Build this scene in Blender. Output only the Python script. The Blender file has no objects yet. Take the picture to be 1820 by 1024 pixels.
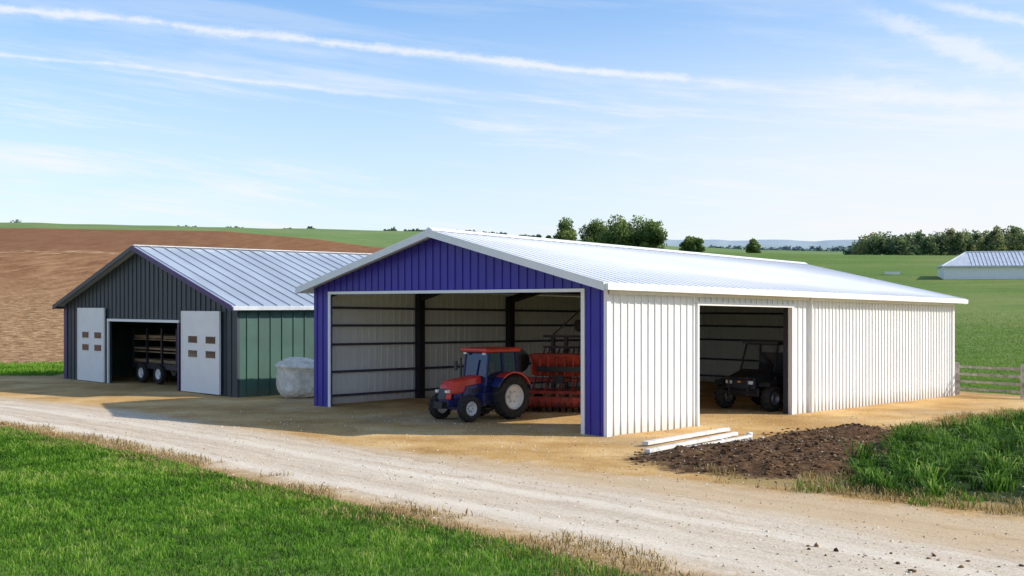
import bpy, math, random
import numpy as np
from mathutils import Matrix, Vector
random.seed(3); rng=np.random.default_rng(5)
S=bpy.context.scene
S.view_settings.view_transform='Standard'; S.view_settings.look='None'; S.view_settings.exposure=0
H=4.2; F=2086.0; HY=540.0
def G(px,py): return ((px-910)*H/(py-HY), F*H/(py-HY))   # surveyed ground point

# ------------------------------------------------------------ node helpers
class NT:
    def __init__(s,nt): s.nt=nt; s.L=nt.links
    def new(s,t): return s.nt.nodes.new(t)
    def put(s,sock,v):
        if isinstance(v,bpy.types.NodeSocket): s.L.new(v,sock)
        elif v is not None:
            if isinstance(v,(tuple,list)) and len(v)==3 and len(getattr(sock,'default_value',[0]*3))==4: v=(*v,1)
            sock.default_value=v
    def m(s,op,a,b=None,c=None,clamp=False):
        n=s.new('ShaderNodeMath'); n.operation=op; n.use_clamp=clamp
        s.put(n.inputs[0],a)
        if b is not None: s.put(n.inputs[1],b)
        if c is not None: s.put(n.inputs[2],c)
        return n.outputs[0]
    def mix(s,a,b,f,bt='MIX'):
        n=s.new('ShaderNodeMix'); n.data_type='RGBA'; n.blend_type=bt
        s.put(n.inputs[0],f); s.put(n.inputs[6],a); s.put(n.inputs[7],b); return n.outputs[2]
    def noise(s,v,sc,det=4,ro=.55,dist=0):
        n=s.new('ShaderNodeTexNoise'); s.put(n.inputs['Vector'],v); n.inputs['Scale'].default_value=sc
        n.inputs['Detail'].default_value=det; n.inputs['Roughness'].default_value=ro; n.inputs['Distortion'].default_value=dist
        return n.outputs['Fac']
    def mr(s,v,a,b,c=0,d=1,smooth=True):
        n=s.new('ShaderNodeMapRange'); n.interpolation_type='SMOOTHSTEP' if smooth else 'LINEAR'
        s.put(n.inputs[0],v); n.inputs[1].default_value=a; n.inputs[2].default_value=b; n.inputs[3].default_value=c; n.inputs[4].default_value=d
        return n.outputs[0]
    def scale(s,v,sc,rot=(0,0,0)):
        n=s.new('ShaderNodeMapping'); s.put(n.inputs[0],v); n.inputs['Scale'].default_value=sc; n.inputs['Rotation'].default_value=rot; return n.outputs[0]
    def attr(s,name):
        n=s.new('ShaderNodeAttribute'); n.attribute_name=name; return n.outputs['Fac']
    def ramp(s,f,stops):
        n=s.new('ShaderNodeValToRGB'); s.put(n.inputs[0],f); e=n.color_ramp.elements
        while len(e)<len(stops): e.new(.5)
        for i,(p,c) in enumerate(stops): e[i].position=p; e[i].color=(*c,1)
        return n.outputs[0]
def newmat(name):
    m=bpy.data.materials.new(name); m.use_nodes=True; nt=m.node_tree
    b=nt.nodes['Principled BSDF']; return m,NT(nt),b
def pm(name,col,rough=.6,metal=0,var=.15,vscale=1.5,bump=0,bscale=30,dirt=0,coat=0,stretch=(1,1,1)):
    m,g,b=newmat(name)
    tc=g.new('ShaderNodeTexCoord').outputs['Object']
    v=g.scale(tc,stretch)
    n=g.noise(v,vscale,6,.6)
    c=g.mix(tuple(x*(1-var) for x in col),tuple(min(1,x*(1+var)) for x in col),g.mr(n,.3,.7))
    if dirt>0:
        sp=g.new('ShaderNodeSeparateXYZ'); g.put(sp.inputs[0],tc)
        low=g.mr(g.m('ADD',sp.outputs[2],g.m('MULTIPLY',g.noise(tc,2,5),.6)),.25,.95,dirt,0)
        st=g.m('MULTIPLY',g.mr(g.noise(g.scale(tc,(5,5,.35)),1.5,5,.6),.5,.8),dirt*.25)
        c=g.mix(c,(.32,.23,.14),g.m('ADD',low,st,clamp=True))
    g.put(b.inputs['Base Color'],c)
    b.inputs['Roughness'].default_value=rough; b.inputs['Metallic'].default_value=metal
    if coat: b.inputs['Coat Weight'].default_value=coat
    if bump:
        bn=g.new('ShaderNodeBump'); bn.inputs['Strength'].default_value=bump; bn.inputs['Distance'].default_value=.05
        g.put(bn.inputs['Height'],g.noise(tc,bscale,5)); g.L.new(bn.outputs[0],b.inputs['Normal'])
    return m
# ------------------------------------------------------------ mesh helpers
class MB:
    def __init__(s,fn=None): s.v=[];s.f=[];s.m=[];s.fn=fn
    def add(s,vs,fs,mat=0):
        o=len(s.v); s.v+= [tuple(p) for p in vs]; s.f+=[tuple(i+o for i in f) for f in fs]; s.m+=[mat]*len(fs)
    def hexa(s,p,mat=0):
        s.add(p,[(3,2,1,0),(4,5,6,7),(0,1,5,4),(1,2,6,5),(2,3,7,6),(3,0,4,7)],mat)
    def box(s,x0,x1,y0,y1,z0,z1,mat=0):
        s.hexa([(x0,y0,z0),(x1,y0,z0),(x1,y1,z0),(x0,y1,z0),(x0,y0,z1),(x1,y0,z1),(x1,y1,z1),(x0,y1,z1)],mat)
    def cyl(s,p0,p1,r0,r1=None,n=10,mat=0):
        r1=r0 if r1 is None else r1
        p0=Vector(p0);p1=Vector(p1);d=(p1-p0).normalized()
        a=d.orthogonal().normalized(); b=d.cross(a)
        vs=[];
        for p,r in((p0,r0),(p1,r1)):
            for i in range(n):
                t=2*math.pi*i/n; vs.append(p+a*math.cos(t)*r+b*math.sin(t)*r)
        fs=[(i,(i+1)%n,n+(i+1)%n,n+i) for i in range(n)]+[tuple(range(n-1,-1,-1)),tuple(range(n,2*n))]
        s.add(vs,fs,mat)
    def bar(s,p0,p1,w,mat=0): s.cyl(p0,p1,w*.7,n=4,mat=mat)
    def lathe(s,c,prof,n=36,mat=0,a0=0,a1=2*math.pi,closed=False):
        full=abs(a1-a0-2*math.pi)<1e-4; k=n if full else n+1; vs=[]
        for i in range(k):
            t=a0+(a1-a0)*i/n
            for (y,r) in prof: vs.append((c[0]+r*math.cos(t),c[1]+y,c[2]+r*math.sin(t)))
        q=len(prof); fs=[]
        for i in range(n):
            j=(i+1)%k
            for a in range(q if closed else q-1):
                b2=(a+1)%q; fs.append((i*q+a,i*q+b2,j*q+b2,j*q+a))
        s.add(vs,fs,mat)
    def build(s,name,parent,mats,smooth=False,bevel=0,seg=2):
        vs=[s.fn(p) for p in s.v] if s.fn else s.v
        me=bpy.data.meshes.new(name); me.from_pydata(vs,[],s.f)
        for m in mats: me.materials.append(m)
        me.polygons.foreach_set('material_index',s.m)
        if smooth: me.polygons.foreach_set('use_smooth',[True]*len(s.f))
        me.update()
        o=bpy.data.objects.new(name,me); S.collection.objects.link(o)
        if parent: o.parent=parent
        if bevel:
            b=o.modifiers.new('bevel','BEVEL'); b.width=bevel; b.segments=seg; b.limit_method='ANGLE'
            b.harden_normals=False
        if smooth:
            try:
                me.set_sharp_from_angle(angle=math.radians(40))
            except Exception: pass
        return o
def empty(name,mat=None):
    o=bpy.data.objects.new(name,None); S.collection.objects.link(o); o.empty_display_size=.3
    if mat is not None: o.matrix_world=mat
    return o
def frame(ox,oy,xdir,ydir,oz=0,sc=1):
    return Matrix(((xdir[0]*sc,ydir[0]*sc,0,ox),(xdir[1]*sc,ydir[1]*sc,0,oy),(0,0,sc,oz),(0,0,0,1)))
def rawmesh(name,verts,quads=None,tris=None,mats=(),attrs={},parent=None,smooth=False,fmat=None):
    me=bpy.data.meshes.new(name); nv=len(verts)
    me.vertices.add(nv); me.vertices.foreach_set('co',np.asarray(verts,dtype=np.float32).ravel())
    li=[];tot=[]
    if quads is not None and len(quads): li.append(np.asarray(quads).ravel()); tot.append(np.full(len(quads),4))
    if tris is not None and len(tris): li.append(np.asarray(tris).ravel()); tot.append(np.full(len(tris),3))
    li=np.concatenate(li).astype(np.int32); tot=np.concatenate(tot).astype(np.int32)
    st=np.concatenate([[0],np.cumsum(tot)[:-1]]).astype(np.int32)
    me.loops.add(len(li)); me.loops.foreach_set('vertex_index',li)
    me.polygons.add(len(tot)); me.polygons.foreach_set('loop_start',st); me.polygons.foreach_set('loop_total',tot)
    if smooth: me.polygons.foreach_set('use_smooth',np.ones(len(tot),dtype=bool))
    for k,a in attrs.items():
        at=me.attributes.new(k,'FLOAT','POINT'); at.data.foreach_set('value',np.asarray(a,dtype=np.float32).ravel())
    for m in mats: me.materials.append(m)
    me.update(calc_edges=True); me.validate()
    o=bpy.data.objects.new(name,me); S.collection.objects.link(o)
    if parent: o.parent=parent
    return o

# ------------------------------------------------------------ noise + zones
def vnoise(x,y,seed=0):
    xi=np.floor(x).astype(np.int64); yi=np.floor(y).astype(np.int64); fx=x-xi; fy=y-yi
    fx=fx*fx*(3-2*fx); fy=fy*fy*(3-2*fy)
    def h(a,b):
        n=(a*374761393+b*668265263+seed*1442695041)&0xffffffff
        n=((n^(n>>13))*1274126177)&0xffffffff
        return ((n^(n>>16))&0xffff)/65535.0
    return (h(xi,yi)*(1-fx)+h(xi+1,yi)*fx)*(1-fy)+(h(xi,yi+1)*(1-fx)+h(xi+1,yi+1)*fx)*fy
def sdist(x,y,poly):
    P=np.array(poly); n=len(P); d=np.full(x.shape,1e9); ins=np.zeros(x.shape,bool)
    for i in range(n):
        a=P[i]; b=P[(i+1)%n]; e=b-a; wx=x-a[0]; wy=y-a[1]
        t=np.clip((wx*e[0]+wy*e[1])/(e@e),0,1)
        d=np.minimum(d,(wx-e[0]*t)**2+(wy-e[1]*t)**2)
        c=((a[1]>y)!=(b[1]>y)); 
        with np.errstate(divide='ignore',invalid='ignore'):
            xx=(b[0]-a[0])*(y-a[1])/(b[1]-a[1]+1e-12)+a[0]
        ins^= c&(x<xx)
    d=np.sqrt(d); return np.where(ins,d,-d)
U=(-.6964,.7178); V=(.7178,.6964); NU=(.6964,-.7178)
lawn_edge=[(-900,668),(-500,698),(0,764),(250,812),(540,884),(760,938),(1060,1010),(1350,1090),(2000,1260)]
YARD=[G(*p) for p in [(-900,655),(-500,655),(0,668),(100,668)]]+[(-27,72),(-10,85),(12,76),(21,57),(26,50)]+[G(*p) for p in [(1900,722),(2300,745)]]+[G(2800,1000)]+[G(3000,1600)]+[G(*p) for p in lawn_edge[::-1]]
ROAD=[G(*p) for p in [(-900,660),(-500,668),(0,704),(200,724),(450,764),(700,800),(1000,834),(1200,852),(1400,874),(1820,924),(2400,1000),(2600,1300),(1500,1075),(1300,1035),(1000,968),(700,900),(400,830),(0,748),(-500,686),(-900,664)]]
MUD=[G(*p) for p in [(1120,816),(1180,802),(1240,797),(1340,784),(1430,768),(1560,760),(1610,775),(1540,838),(1500,848),(1330,848),(1200,834)]]
WEED=[G(*p) for p in [(1500,872),(1508,836),(1560,800),(1620,778),(1740,760),(1900,748),(2500,765),(2700,960),(1900,905),(1650,884)]]
VERGE=[G(*p) for p in [(1250,840),(1320,842),(1510,838),(1520,800),(1600,765),(1720,740),(1900,722),(2500,745),(2700,1000),(1850,918),(1600,890),(1400,868),(1290,856)]]
y1x=[-700,0,70,400,560,665,800,1000,1180,1340,1500,1820,2600]; y1y=[415,403,403,411,425,440,446,443,445,450,453,453,440]
y2x=[-700,0,300,450,700,900,980,1180,1340,1820,2600];       y2y=[410,400,404,408,412,419,427,438,447,450,440]
def terr(x,y):
    x=np.asarray(x,float); y=np.asarray(y,float)
    r=np.hypot(x,y); az=np.arctan2(x,y); ac=np.clip(az,-.9,.9)
    px=910+F*np.tan(ac); ca=np.cos(ac)
    Y1=np.interp(px,y1x,y1y); Y2=np.interp(px,y2x,y2y)+2*vnoise(px/60,px*0,7)
    Y3=434+5*(vnoise(px/90,px*0,3)-.5)+3*(vnoise(px/25,px*0,4)-.5)
    zz=lambda Y,R: H+(HY-Y)/F*R*ca
    R0=np.interp(px,[0,200,1500,1900],[86,86,66,66])
    z1=zz(Y1,300)
    t=np.clip((r-R0)/(300-R0),0,1); t=np.where(t<.1,t*t*5,t-.05)/.95
    z=z1*t
    def seg(z,ra,rb,za,zb):
        k=np.clip((r-ra)/(rb-ra),0,1); k=k*k*(3-2*k); return np.where(r>ra,za+(zb-za)*k,z)
    zd=zz(np.maximum(Y1,Y2)+9,430); z=seg(z,300,430,z1,zd)
    z2=zz(Y2,700); z=seg(z,430,700,zd,z2)
    zd2=zz(np.maximum(Y2,440)+8,1100); z=seg(z,700,1100,z2,zd2)
    z3=zz(Y3,3200); z=seg(z,1100,3200,zd2,z3)
    z=seg(z,3200,6000,z3,z3*.6)
    z=z*np.interp(np.abs(az),[0,1.0,2.0,3.2],[1,1,.35,.35])
    near=np.clip((75-r)/20,0,1)
    z=z+near*(.05*(vnoise(x/3,y/3,1)-.5)+.02*(vnoise(x*1.5,y*1.5,2)-.5))
    sel=(r<70)&(r>10)
    if sel.any():
        sm=np.full(x.shape,-5.0); sm[sel]=sdist(x[sel],y[sel],MUD)
        k=np.clip(sm/1.0+.1,0,1); z=z+k*(.0+.22*vnoise(x/1.1,y/1.1,11)+.13*vnoise(x*2.2,y*2.2,12)*1.0+.05*vnoise(x*5,y*5,13))
    z=z+np.clip((r-100)/100,0,1)*.6*(vnoise(x/35,y/35,9)-.5)
    return z
def tz(x,y): return float(terr(np.array([x]),np.array([y]))[0])
def hit(px,py,d0=66,d1=600):
    d=np.linspace(d0,d1,2500); x=(px-910)/F*d; z=terr(x,d); s=H+(HY-py)/F*d
    i=np.argmax(z>=s) if (z>=s).any() else len(d)-1
    return x[i],d[i],z[i]

# ------------------------------------------------------------ terrain sheet
az=np.concatenate([np.linspace(-math.pi,-.75,50)[:-1],np.linspace(-.75,.75,430),np.linspace(.75,math.pi,50)[1:-1]])
rr=np.geomspace(.3,6000,760)
A,R=np.meshgrid(az,rr); X=(R*np.sin(A)).ravel(); Y=(R*np.cos(A)).ravel(); Z=terr(X,Y)
na=len(az); nr=len(rr)
i=np.arange(nr-1)[:,None]*na; j=np.arange(na)[None,:]; j2=(j+1)%na
quads=np.stack([(i+j),(i+na+j),(i+na+j2),(i+j2)],-1).reshape(-1,4)
def sdf(poly):
    out=np.full(X.shape,-25.0); s=np.hypot(X,Y)<130; out[s]=np.clip(sdist(X[s],Y[s],poly),-25,25); return out
sy=sdf(YARD)
pxv=910+F*X/np.maximum(Y,1e-3)
plow=np.where(Y>5,np.minimum((690-pxv)/F*Y,np.hypot(X,Y)-86),-25); plow=np.where(np.hypot(X,Y)>400,-25,plow)
lawnpoly=[G(*p) for p in lawn_edge]+[(40,-30),(-160,-30)]
roadline=[G(*p) for p in [(-900,662),(-500,677),(0,726),(200,756),(450,800),(700,850),(1000,900),(1400,975),(2000,1090)]]
dl=np.full(X.shape,1e9)
for a,b in zip(roadline[:-1],roadline[1:]):
    a=np.array(a);b=np.array(b);e=b-a; t=np.clip(((X-a[0])*e[0]+(Y-a[1])*e[1])/(e@e),0,1)
    dx=X-a[0]-e[0]*t; dy=Y-a[1]-e[1]*t; dd=np.hypot(dx,dy)*np.sign(e[0]*dy-e[1]*dx); dl=np.where(np.abs(dd)<np.abs(dl),dd,dl)
tm,g,b=newmat('ground_surface')
P=g.new('ShaderNodeTexCoord').outputs['Object']
nA=g.m('SUBTRACT',g.noise(P,.7,7,.65),.5); nB=g.m('SUBTRACT',g.noise(P,3,6,.7),.5)
def mask(name,amp,soft,off=0):
    v=g.m('ADD',g.attr(name),g.m('ADD',g.m('MULTIPLY',nA,amp),g.m('MULTIPLY',nB,amp*.5)))
    return g.mr(v,off-soft,off+soft)
fine=g.noise(P,14,6,.75); mid=g.noise(P,.35,6,.6); vf=g.noise(P,45,3,.7)
# pasture
rows=g.noise(g.scale(P,(.05,.9,1),(0,0,.25)),1,5,.6)
rows2=g.noise(g.scale(P,(.02,.28,1),(0,0,.12)),1,4,.6)
grass=g.ramp(g.m('ADD',g.m('MULTIPLY',rows,.5),g.m('MULTIPLY',rows2,.5)),[(.36,(.055,.12,.018)),(.5,(.115,.215,.035)),(.62,(.20,.30,.06))])
grass=g.mix(grass,g.ramp(g.noise(P,1.6,9,.85),[(.38,(.03,.075,.010)),(.6,(.23,.31,.07))]),.55)
grass=g.mix(grass,(.28,.28,.10),g.mr(g.noise(P,.03,6,.65),.45,.72,0,.55))
grass=g.mix(grass,(.26,.36,.20),g.mr(g.attr('dist'),250,900,0,.45))  # aerial haze mixed into the grass colour, growing with distance
# plough
fr_=g.noise(g.scale(P,(.55,.04,1),(0,0,-.35)),1,5,.65)
clod=g.noise(P,1.3,9,.82)
nearpl=g.ramp(clod,[(.36,(.12,.06,.025)),(.5,(.35,.20,.09)),(.62,(.60,.40,.215))])
farpl=g.ramp(g.m('ADD',g.m('MULTIPLY',clod,.5),g.m('MULTIPLY',fr_,.5)),[(.38,(.17,.072,.028)),(.5,(.31,.155,.066)),(.62,(.46,.27,.13))])
pl=g.mix(nearpl,farpl,g.mr(g.m('ADD',g.attr('dist'),g.m('MULTIPLY',nA,60)),110,180,0,1))
pl=g.mix(pl,(.21,.09,.037),g.mr(g.m('ADD',g.attr('dist'),g.m('MULTIPLY',mid,30)),215,240,0,.65))
tl_=g.mr(g.m('ABSOLUTE',g.m('SUBTRACT',g.m('ADD',g.attr('dist'),g.m('MULTIPLY',mid,24)),224)),.6,2.2,.7,0)
pl=g.mix(pl,(.55,.36,.19),tl_)
col=g.mix(grass,pl,mask('plow',6,.6))
# yard
yd=g.ramp(g.m('ADD',g.m('MULTIPLY',mid,.55),g.m('MULTIPLY',fine,.45)),[(.36,(.36,.195,.065)),(.5,(.60,.365,.135)),(.62,(.78,.55,.27))])
yd=g.mix(yd,(.42,.33,.22),g.mr(g.noise(P,.16,5,.6),.5,.7,0,.55))
yd=g.mix(yd,(.24,.14,.06),g.mr(g.noise(P,1.1,7,.75),.56,.70,0,.6))
yd=g.mix(yd,g.ramp(fine,[(.35,(.20,.115,.05)),(.6,(.50,.34,.17))]),g.mr(g.m('ADD',g.attr('yard'),g.m('MULTIPLY',nA,2)),1.6,.3,0,.8))
my=mask('yard',1.6,.22); col=g.mix(col,yd,my)
# road
lane=g.attr('lane')
cb=g.new('ShaderNodeCombineXYZ'); g.put(cb.inputs[0],g.m('ADD',g.m('MULTIPLY',lane,1.5),g.m('MULTIPLY',nA,1.6)))
sx=g.new('ShaderNodeSeparateXYZ'); g.put(sx.inputs[0],P); g.put(cb.inputs[1],g.m('MULTIPLY',sx.outputs[0],.12))
st=g.noise(cb.outputs[0],1.3,7,.7)
rd=g.ramp(st,[(.36,(.42,.28,.15)),(.47,(.66,.51,.34)),(.62,(.85,.74,.57))])
rd=g.mix(rd,g.ramp(fine,[(.35,(.33,.22,.13)),(.6,(.90,.79,.63))]),.42)
rd=g.mix(rd,g.ramp(vf,[(.37,(.26,.18,.10)),(.58,(.92,.82,.67))]),.3)
edge=g.mr(g.m('ADD',g.m('ABSOLUTE',lane),g.m('MULTIPLY',nA,2.2)),1.6,3.4,0,.6)
rd=g.mix(rd,(.56,.37,.17),edge)
trk=g.mr(g.m('ABSOLUTE',g.m('SUBTRACT',g.m('ABSOLUTE',g.m('ADD',lane,g.m('MULTIPLY',mid,.8))),1.1)),.1,.45,.45,0)
rd=g.mix(rd,(.88,.79,.64),trk)
rd=g.mix(rd,(.28,.18,.09),g.mr(g.noise(cb.outputs[0],3.1,7,.75),.56,.70,0,.55))
mrd=mask('road',2.6,.6); col=g.mix(col,rd,mrd)
mud=g.ramp(g.noise(P,4,8,.75),[(.35,(.035,.019,.009)),(.52,(.125,.066,.030)),(.72,(.29,.175,.085))])
mv=mask('verge',1.6,.35); col=g.mix(col,g.ramp(fine,[(.3,(.19,.14,.05)),(.65,(.50,.34,.14))]),mv)
mm=mask('mud',2.6,.3,-.25); col=g.mix(col,mud,mm)
ms=mask('weed',1.0,.2); col=g.mix(col,(.035,.06,.012),ms)
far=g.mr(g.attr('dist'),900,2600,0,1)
col=g.mix(col,g.mix((.30,.38,.43),(.40,.48,.53),g.noise(P,.006,5,.6)),far)  # blue distance haze painted into the colour of the far hills
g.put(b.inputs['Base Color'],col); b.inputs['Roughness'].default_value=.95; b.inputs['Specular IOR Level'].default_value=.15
bp=g.new('ShaderNodeBump'); bp.inputs['Distance'].default_value=.12
g.put(bp.inputs['Strength'],g.m('ADD',.45,g.m('MULTIPLY',mm,.5)))
gr_=g.m('MULTIPLY',g.noise(P,1.6,9,.85),g.m('SUBTRACT',1,my))
g.put(bp.inputs['Height'],g.m('ADD',g.m('MULTIPLY',gr_,1.5),g.m('ADD',g.m('ADD',g.m('MULTIPLY',fine,.4),g.m('MULTIPLY',g.m('MULTIPLY',st,mrd),.8)),g.m('MULTIPLY',clod,g.m('MULTIPLY',mask('plow',6,.6),3.5)))))
g.L.new(bp.outputs[0],b.inputs['Normal'])
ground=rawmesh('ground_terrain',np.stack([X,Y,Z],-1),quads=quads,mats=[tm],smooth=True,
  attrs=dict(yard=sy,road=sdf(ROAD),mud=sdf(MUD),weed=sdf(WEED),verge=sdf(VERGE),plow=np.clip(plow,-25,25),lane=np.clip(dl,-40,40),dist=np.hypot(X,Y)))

# ------------------------------------------------------------ materials
white=pm('white_cladding',(.84,.84,.82),.45,var=.03,vscale=.6,dirt=.4)
whiteroof=pm('white_roof_sheet',(.80,.80,.80),.5,var=.06,vscale=.5,stretch=(1,.3,1))
trimw=pm('white_trim',(.83,.82,.80),.5,var=.03)
blue=pm('blue_cladding',(.030,.020,.31),.45,var=.10,vscale=.7,dirt=.08)
steel=pm('dark_steel',(.022,.02,.03),.5)
girt=pm('girt_steel',(.07,.07,.10),.5)
dkgreen=pm('dark_green_cladding',(.030,.046,.055),.5,var=.12,dirt=.08)
sidegreen=pm('side_green_cladding',(.040,.10,.08),.5,var=.18,vscale=.5,dirt=.15)
silver=pm('silver_roof',(.46,.51,.57),.42,metal=.2,var=.12,vscale=.4,stretch=(.4,1.5,1))
purple=pm('purple_trim',(.055,.03,.13),.5)
glass=pm('dark_glass',(.02,.03,.045),.06,var=.1,coat=.5)
tyre=pm('tyre_rubber',(.028,.025,.022),.85,var=.4,vscale=8,bump=.3,bscale=60)
rimw=pm('white_rim',(.72,.72,.70),.4,var=.1)
red=pm('red_paint',(.66,.045,.022),.4,var=.15,coat=.2)
dred=pm('worn_red_paint',(.42,.05,.025),.55,var=.45,vscale=4)
navy=pm('navy_paint',(.018,.025,.12),.4,var=.25,coat=.2)
black=pm('black_plastic',(.018,.018,.02),.4,var=.2)
wood=pm('timber',(.24,.16,.09),.8,var=.45,vscale=3,bump=.3,stretch=(.4,4,4))
greywood=pm('weathered_wood',(.36,.33,.29),.85,var=.35,vscale=3,bump=.3)
concrete=pm('pale_concrete',(.66,.64,.60),.8,var=.2,vscale=4,bump=.3)
lamp=pm('headlight_lens',(.85,.85,.8),.1,var=.02); amber=pm('amber_lens',(.9,.35,.05),.2,var=.02)
grey=pm('grey_metal',(.25,.25,.26),.45,metal=.5)

# ------------------------------------------------------------ big machinery shed
Rc=(.712*H,8.839*H); W=3.831*H; LN=5.712*H; Lc=(Rc[0]+U[0]*W,Rc[1]+U[1]*W)
big=empty('machinery_shed',frame(Lc[0],Lc[1],NU,V))
tap=lambda p:(p[0],p[1],p[2]*(1-.09*p[1]/LN))
ZE=4.83; ZA=6.74; c=W/2
zr=lambda x:ZA-(ZA-ZE)*abs(x-c)/c
OL=1.08; OR=W-.93; OH=4.58; DT=1.129*H; DB=2.507*H; DH=4.22
f=MB(tap)
f.box(0,OL,0,.16,-.1,OH); f.box(OR,W,0,.16,-.1,OH)
for x0,x1 in((0,c),(c,W)):
    f.hexa([(x0,0,OH),(x1,0,OH),(x1,.16,OH),(x0,.16,OH),(x0,0,zr(x0)),(x1,0,zr(x1)),(x1,.16,zr(x1)),(x0,.16,zr(x0))])
x=.22
while x<W-.1:
    if OL-.1<x<OR+.1: z0=OH+.14
    else: z0=-.05
    f.box(x-.022,x+.022,-.03,.01,z0,zr(x)-.02); x+=.41
f.build('front_gable_wall',big,[blue])
w_=MB(tap)
w_.box(W-.1,W,.16,DT,-.1,ZE); w_.box(W-.1,W,DB,LN,-.1,ZE); w_.box(W-.1,W,DT,DB,DH,ZE)
w_.box(0,.1,.16,LN,-.1,ZE)
for x0,x1 in((.1,c),(c,W-.1)):
    w_.hexa([(x0,LN-.1,-.1),(x1,LN-.1,-.1),(x1,LN,-.1),(x0,LN,-.1),(x0,LN-.1,zr(x0)),(x1,LN-.1,zr(x1)),(x1,LN,zr(x1)),(x0,LN,zr(x0))])
y=.35
while y<LN-.1:
    z0=-.1 if not(DT-.12<y<DB+.12) else DH+.12
    w_.box(W-.01,W+.045,y-.022,y+.022,z0,ZE-.03); w_.box(W-.115,W-.09,y-.02,y+.02,z0,ZE-.03)
    w_.box(-.04,.01,y-.022,y+.022,-.1,ZE-.03); w_.box(.09,.13,y-.02,y+.02,-.1,ZE-.03)
    y+=.345 if y<DB+1.2 else .26
x=.4
while x<W-.2:
    w_.box(x-.02,x+.02,LN-.13,LN-.09,-.1,zr(x)-.05); w_.box(x-.02,x+.02,LN-.01,LN+.035,-.1,zr(x)-.05); x+=.345
w_.build('side_and_rear_walls',big,[white])
# roof
rf=MB(tap); Y0=-.55; Y1=LN+.4; OV=.42
sl=(ZA-ZE)/c
def ro(x): return zr(x) if 0<=x<=W else ZE-sl*(abs(x-c)-c)
for e in(-OV,W+OV):
    a=(c,e) if e>c else (e,c)
    rf.hexa([(a[0],Y0,ro(a[0])+.03),(a[1],Y0,ro(a[1])+.03),(a[1],Y1,ro(a[1])+.03),(a[0],Y1,ro(a[0])+.03),
             (a[0],Y0,ro(a[0])+.12),(a[1],Y0,ro(a[1])+.12),(a[1],Y1,ro(a[1])+.12),(a[0],Y1,ro(a[0])+.12)])
    y=Y0+.25
    while y<Y1:
        rf.hexa([(a[0],y-.02,ro(a[0])+.115),(a[1],y-.02,ro(a[1])+.115),(a[1],y+.02,ro(a[1])+.115),(a[0],y+.02,ro(a[0])+.115),
                 (a[0],y-.014,ro(a[0])+.142),(a[1],y-.014,ro(a[1])+.142),(a[1],y+.014,ro(a[1])+.142),(a[0],y+.014,ro(a[0])+.142)]); y+=.42
rf.hexa([(c-.25,Y0-.02,ro(c-.25)+.15),(c+.25,Y0-.02,ro(c+.25)+.15),(c+.25,Y1+.02,ro(c+.25)+.15),(c-.25,Y1+.02,ro(c-.25)+.15),
         (c-.04,Y0-.02,ZA+.21),(c+.04,Y0-.02,ZA+.21),(c+.04,Y1+.02,ZA+.21),(c-.04,Y1+.02,ZA+.21)])
rf.build('roof',big,[whiteroof])
t=MB(tap)
for e in(-OV,W+OV):
    a=(c,e) if e>c else (e,c)
    for (ya,yb) in((Y0-.06,Y0-.002),(Y1+.002,Y1+.06)):
        t.hexa([(a[0],ya,ro(a[0])-.13),(a[1],ya,ro(a[1])-.13),(a[1],yb,ro(a[1])-.13),(a[0],yb,ro(a[0])-.13),
             (a[0],ya,ro(a[0])+.14),(a[1],ya,ro(a[1])+.14),(a[1],yb,ro(a[1])+.14),(a[0],yb,ro(a[0])+.14)])
ex=W+OV; ez=ro(ex)
t.box(ex+.002,ex+.13,Y0,Y1,ez-.10,ez+.10); t.box(-OV-.13,-OV-.002,Y0,Y1,ez-.10,ez+.10)
t.box(W+.048,ex,Y0,Y1,ez-.06,ez-.02)
t.box(W+.048,W+.09,.05,LN,ZE-.32,ZE-.10)
t.box(OL-.02,OL+.13,-.05,-.005,-.05,OH); t.box(OR-.13,OR+.02,-.05,-.005,-.05,OH); t.box(OL-.02,OR+.02,-.055,-.003,OH+.002,OH+.11)
t.box(W-.07,W+.075,-.055,-.004,-.05,ZE-.1); t.box(W+.048,W+.075,-.004,.12,-.05,ZE-.33)
t.box(W+.002,W+.08,DT-.09,DT,-.05,DH); t.box(W+.002,W+.08,DB,DB+.13,-.05,DH); t.box(W+.002,W+.085,DT-.09,DB+.13,DH+.002,DH+.12)
t.box(W+.048,W+.10,DB+1.2,DB+1.28,-.05,ZE-.33); t.box(W+.002,W+.08,LN-.12,LN+.03,-.05,ZE-.33)
t.cyl((W+.14,2.807*H,.0),(W+.14,2.807*H,ZE-.1),.05,n=10)
t.build('white_trim_and_gutters',big,[trimw])
st_=MB(tap)
for y in (.35,1.3*H,2.63*H,3.95*H,LN-.35):
    for x0,x1 in((.14,.44),(W-.44,W-.14)):
        if x0>1 and DT-.3<y<DB+.2: y2=DB+.35
        else: y2=y
        st_.box(x0,x1,y2-.16,y2+.16,-.05,ZE-.1)
    for x0,x1 in((.2,c),(c,W-.2)):
        st_.hexa([(x0,y-.1,zr(x0)-.5),(x1,y-.1,zr(x1)-.5),(x1,y+.1,zr(x1)-.5),(x0,y+.1,zr(x0)-.5),(x0,y-.1,zr(x0)-.16),(x1,y-.1,zr(x1)-.16),(x1,y+.1,zr(x1)-.16),(x0,y+.1,zr(x0)-.16)])
st_.build('steel_portal_frame',big,[steel])
gt=MB(tap)
for z in(.35,1.35,2.5,3.3,4.05):
    gt.box(.132,.21,.2,LN-.15,z-.05,z+.05); gt.box(.2,W-.2,LN-.21,LN-.135,z-.05,z+.05)
    gt.box(W-.2,W-.118,DB+.1,LN-.15,z-.05,z+.05); gt.box(W-.2,W-.118,.2,DT-.1,z-.05,z+.05)
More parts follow.
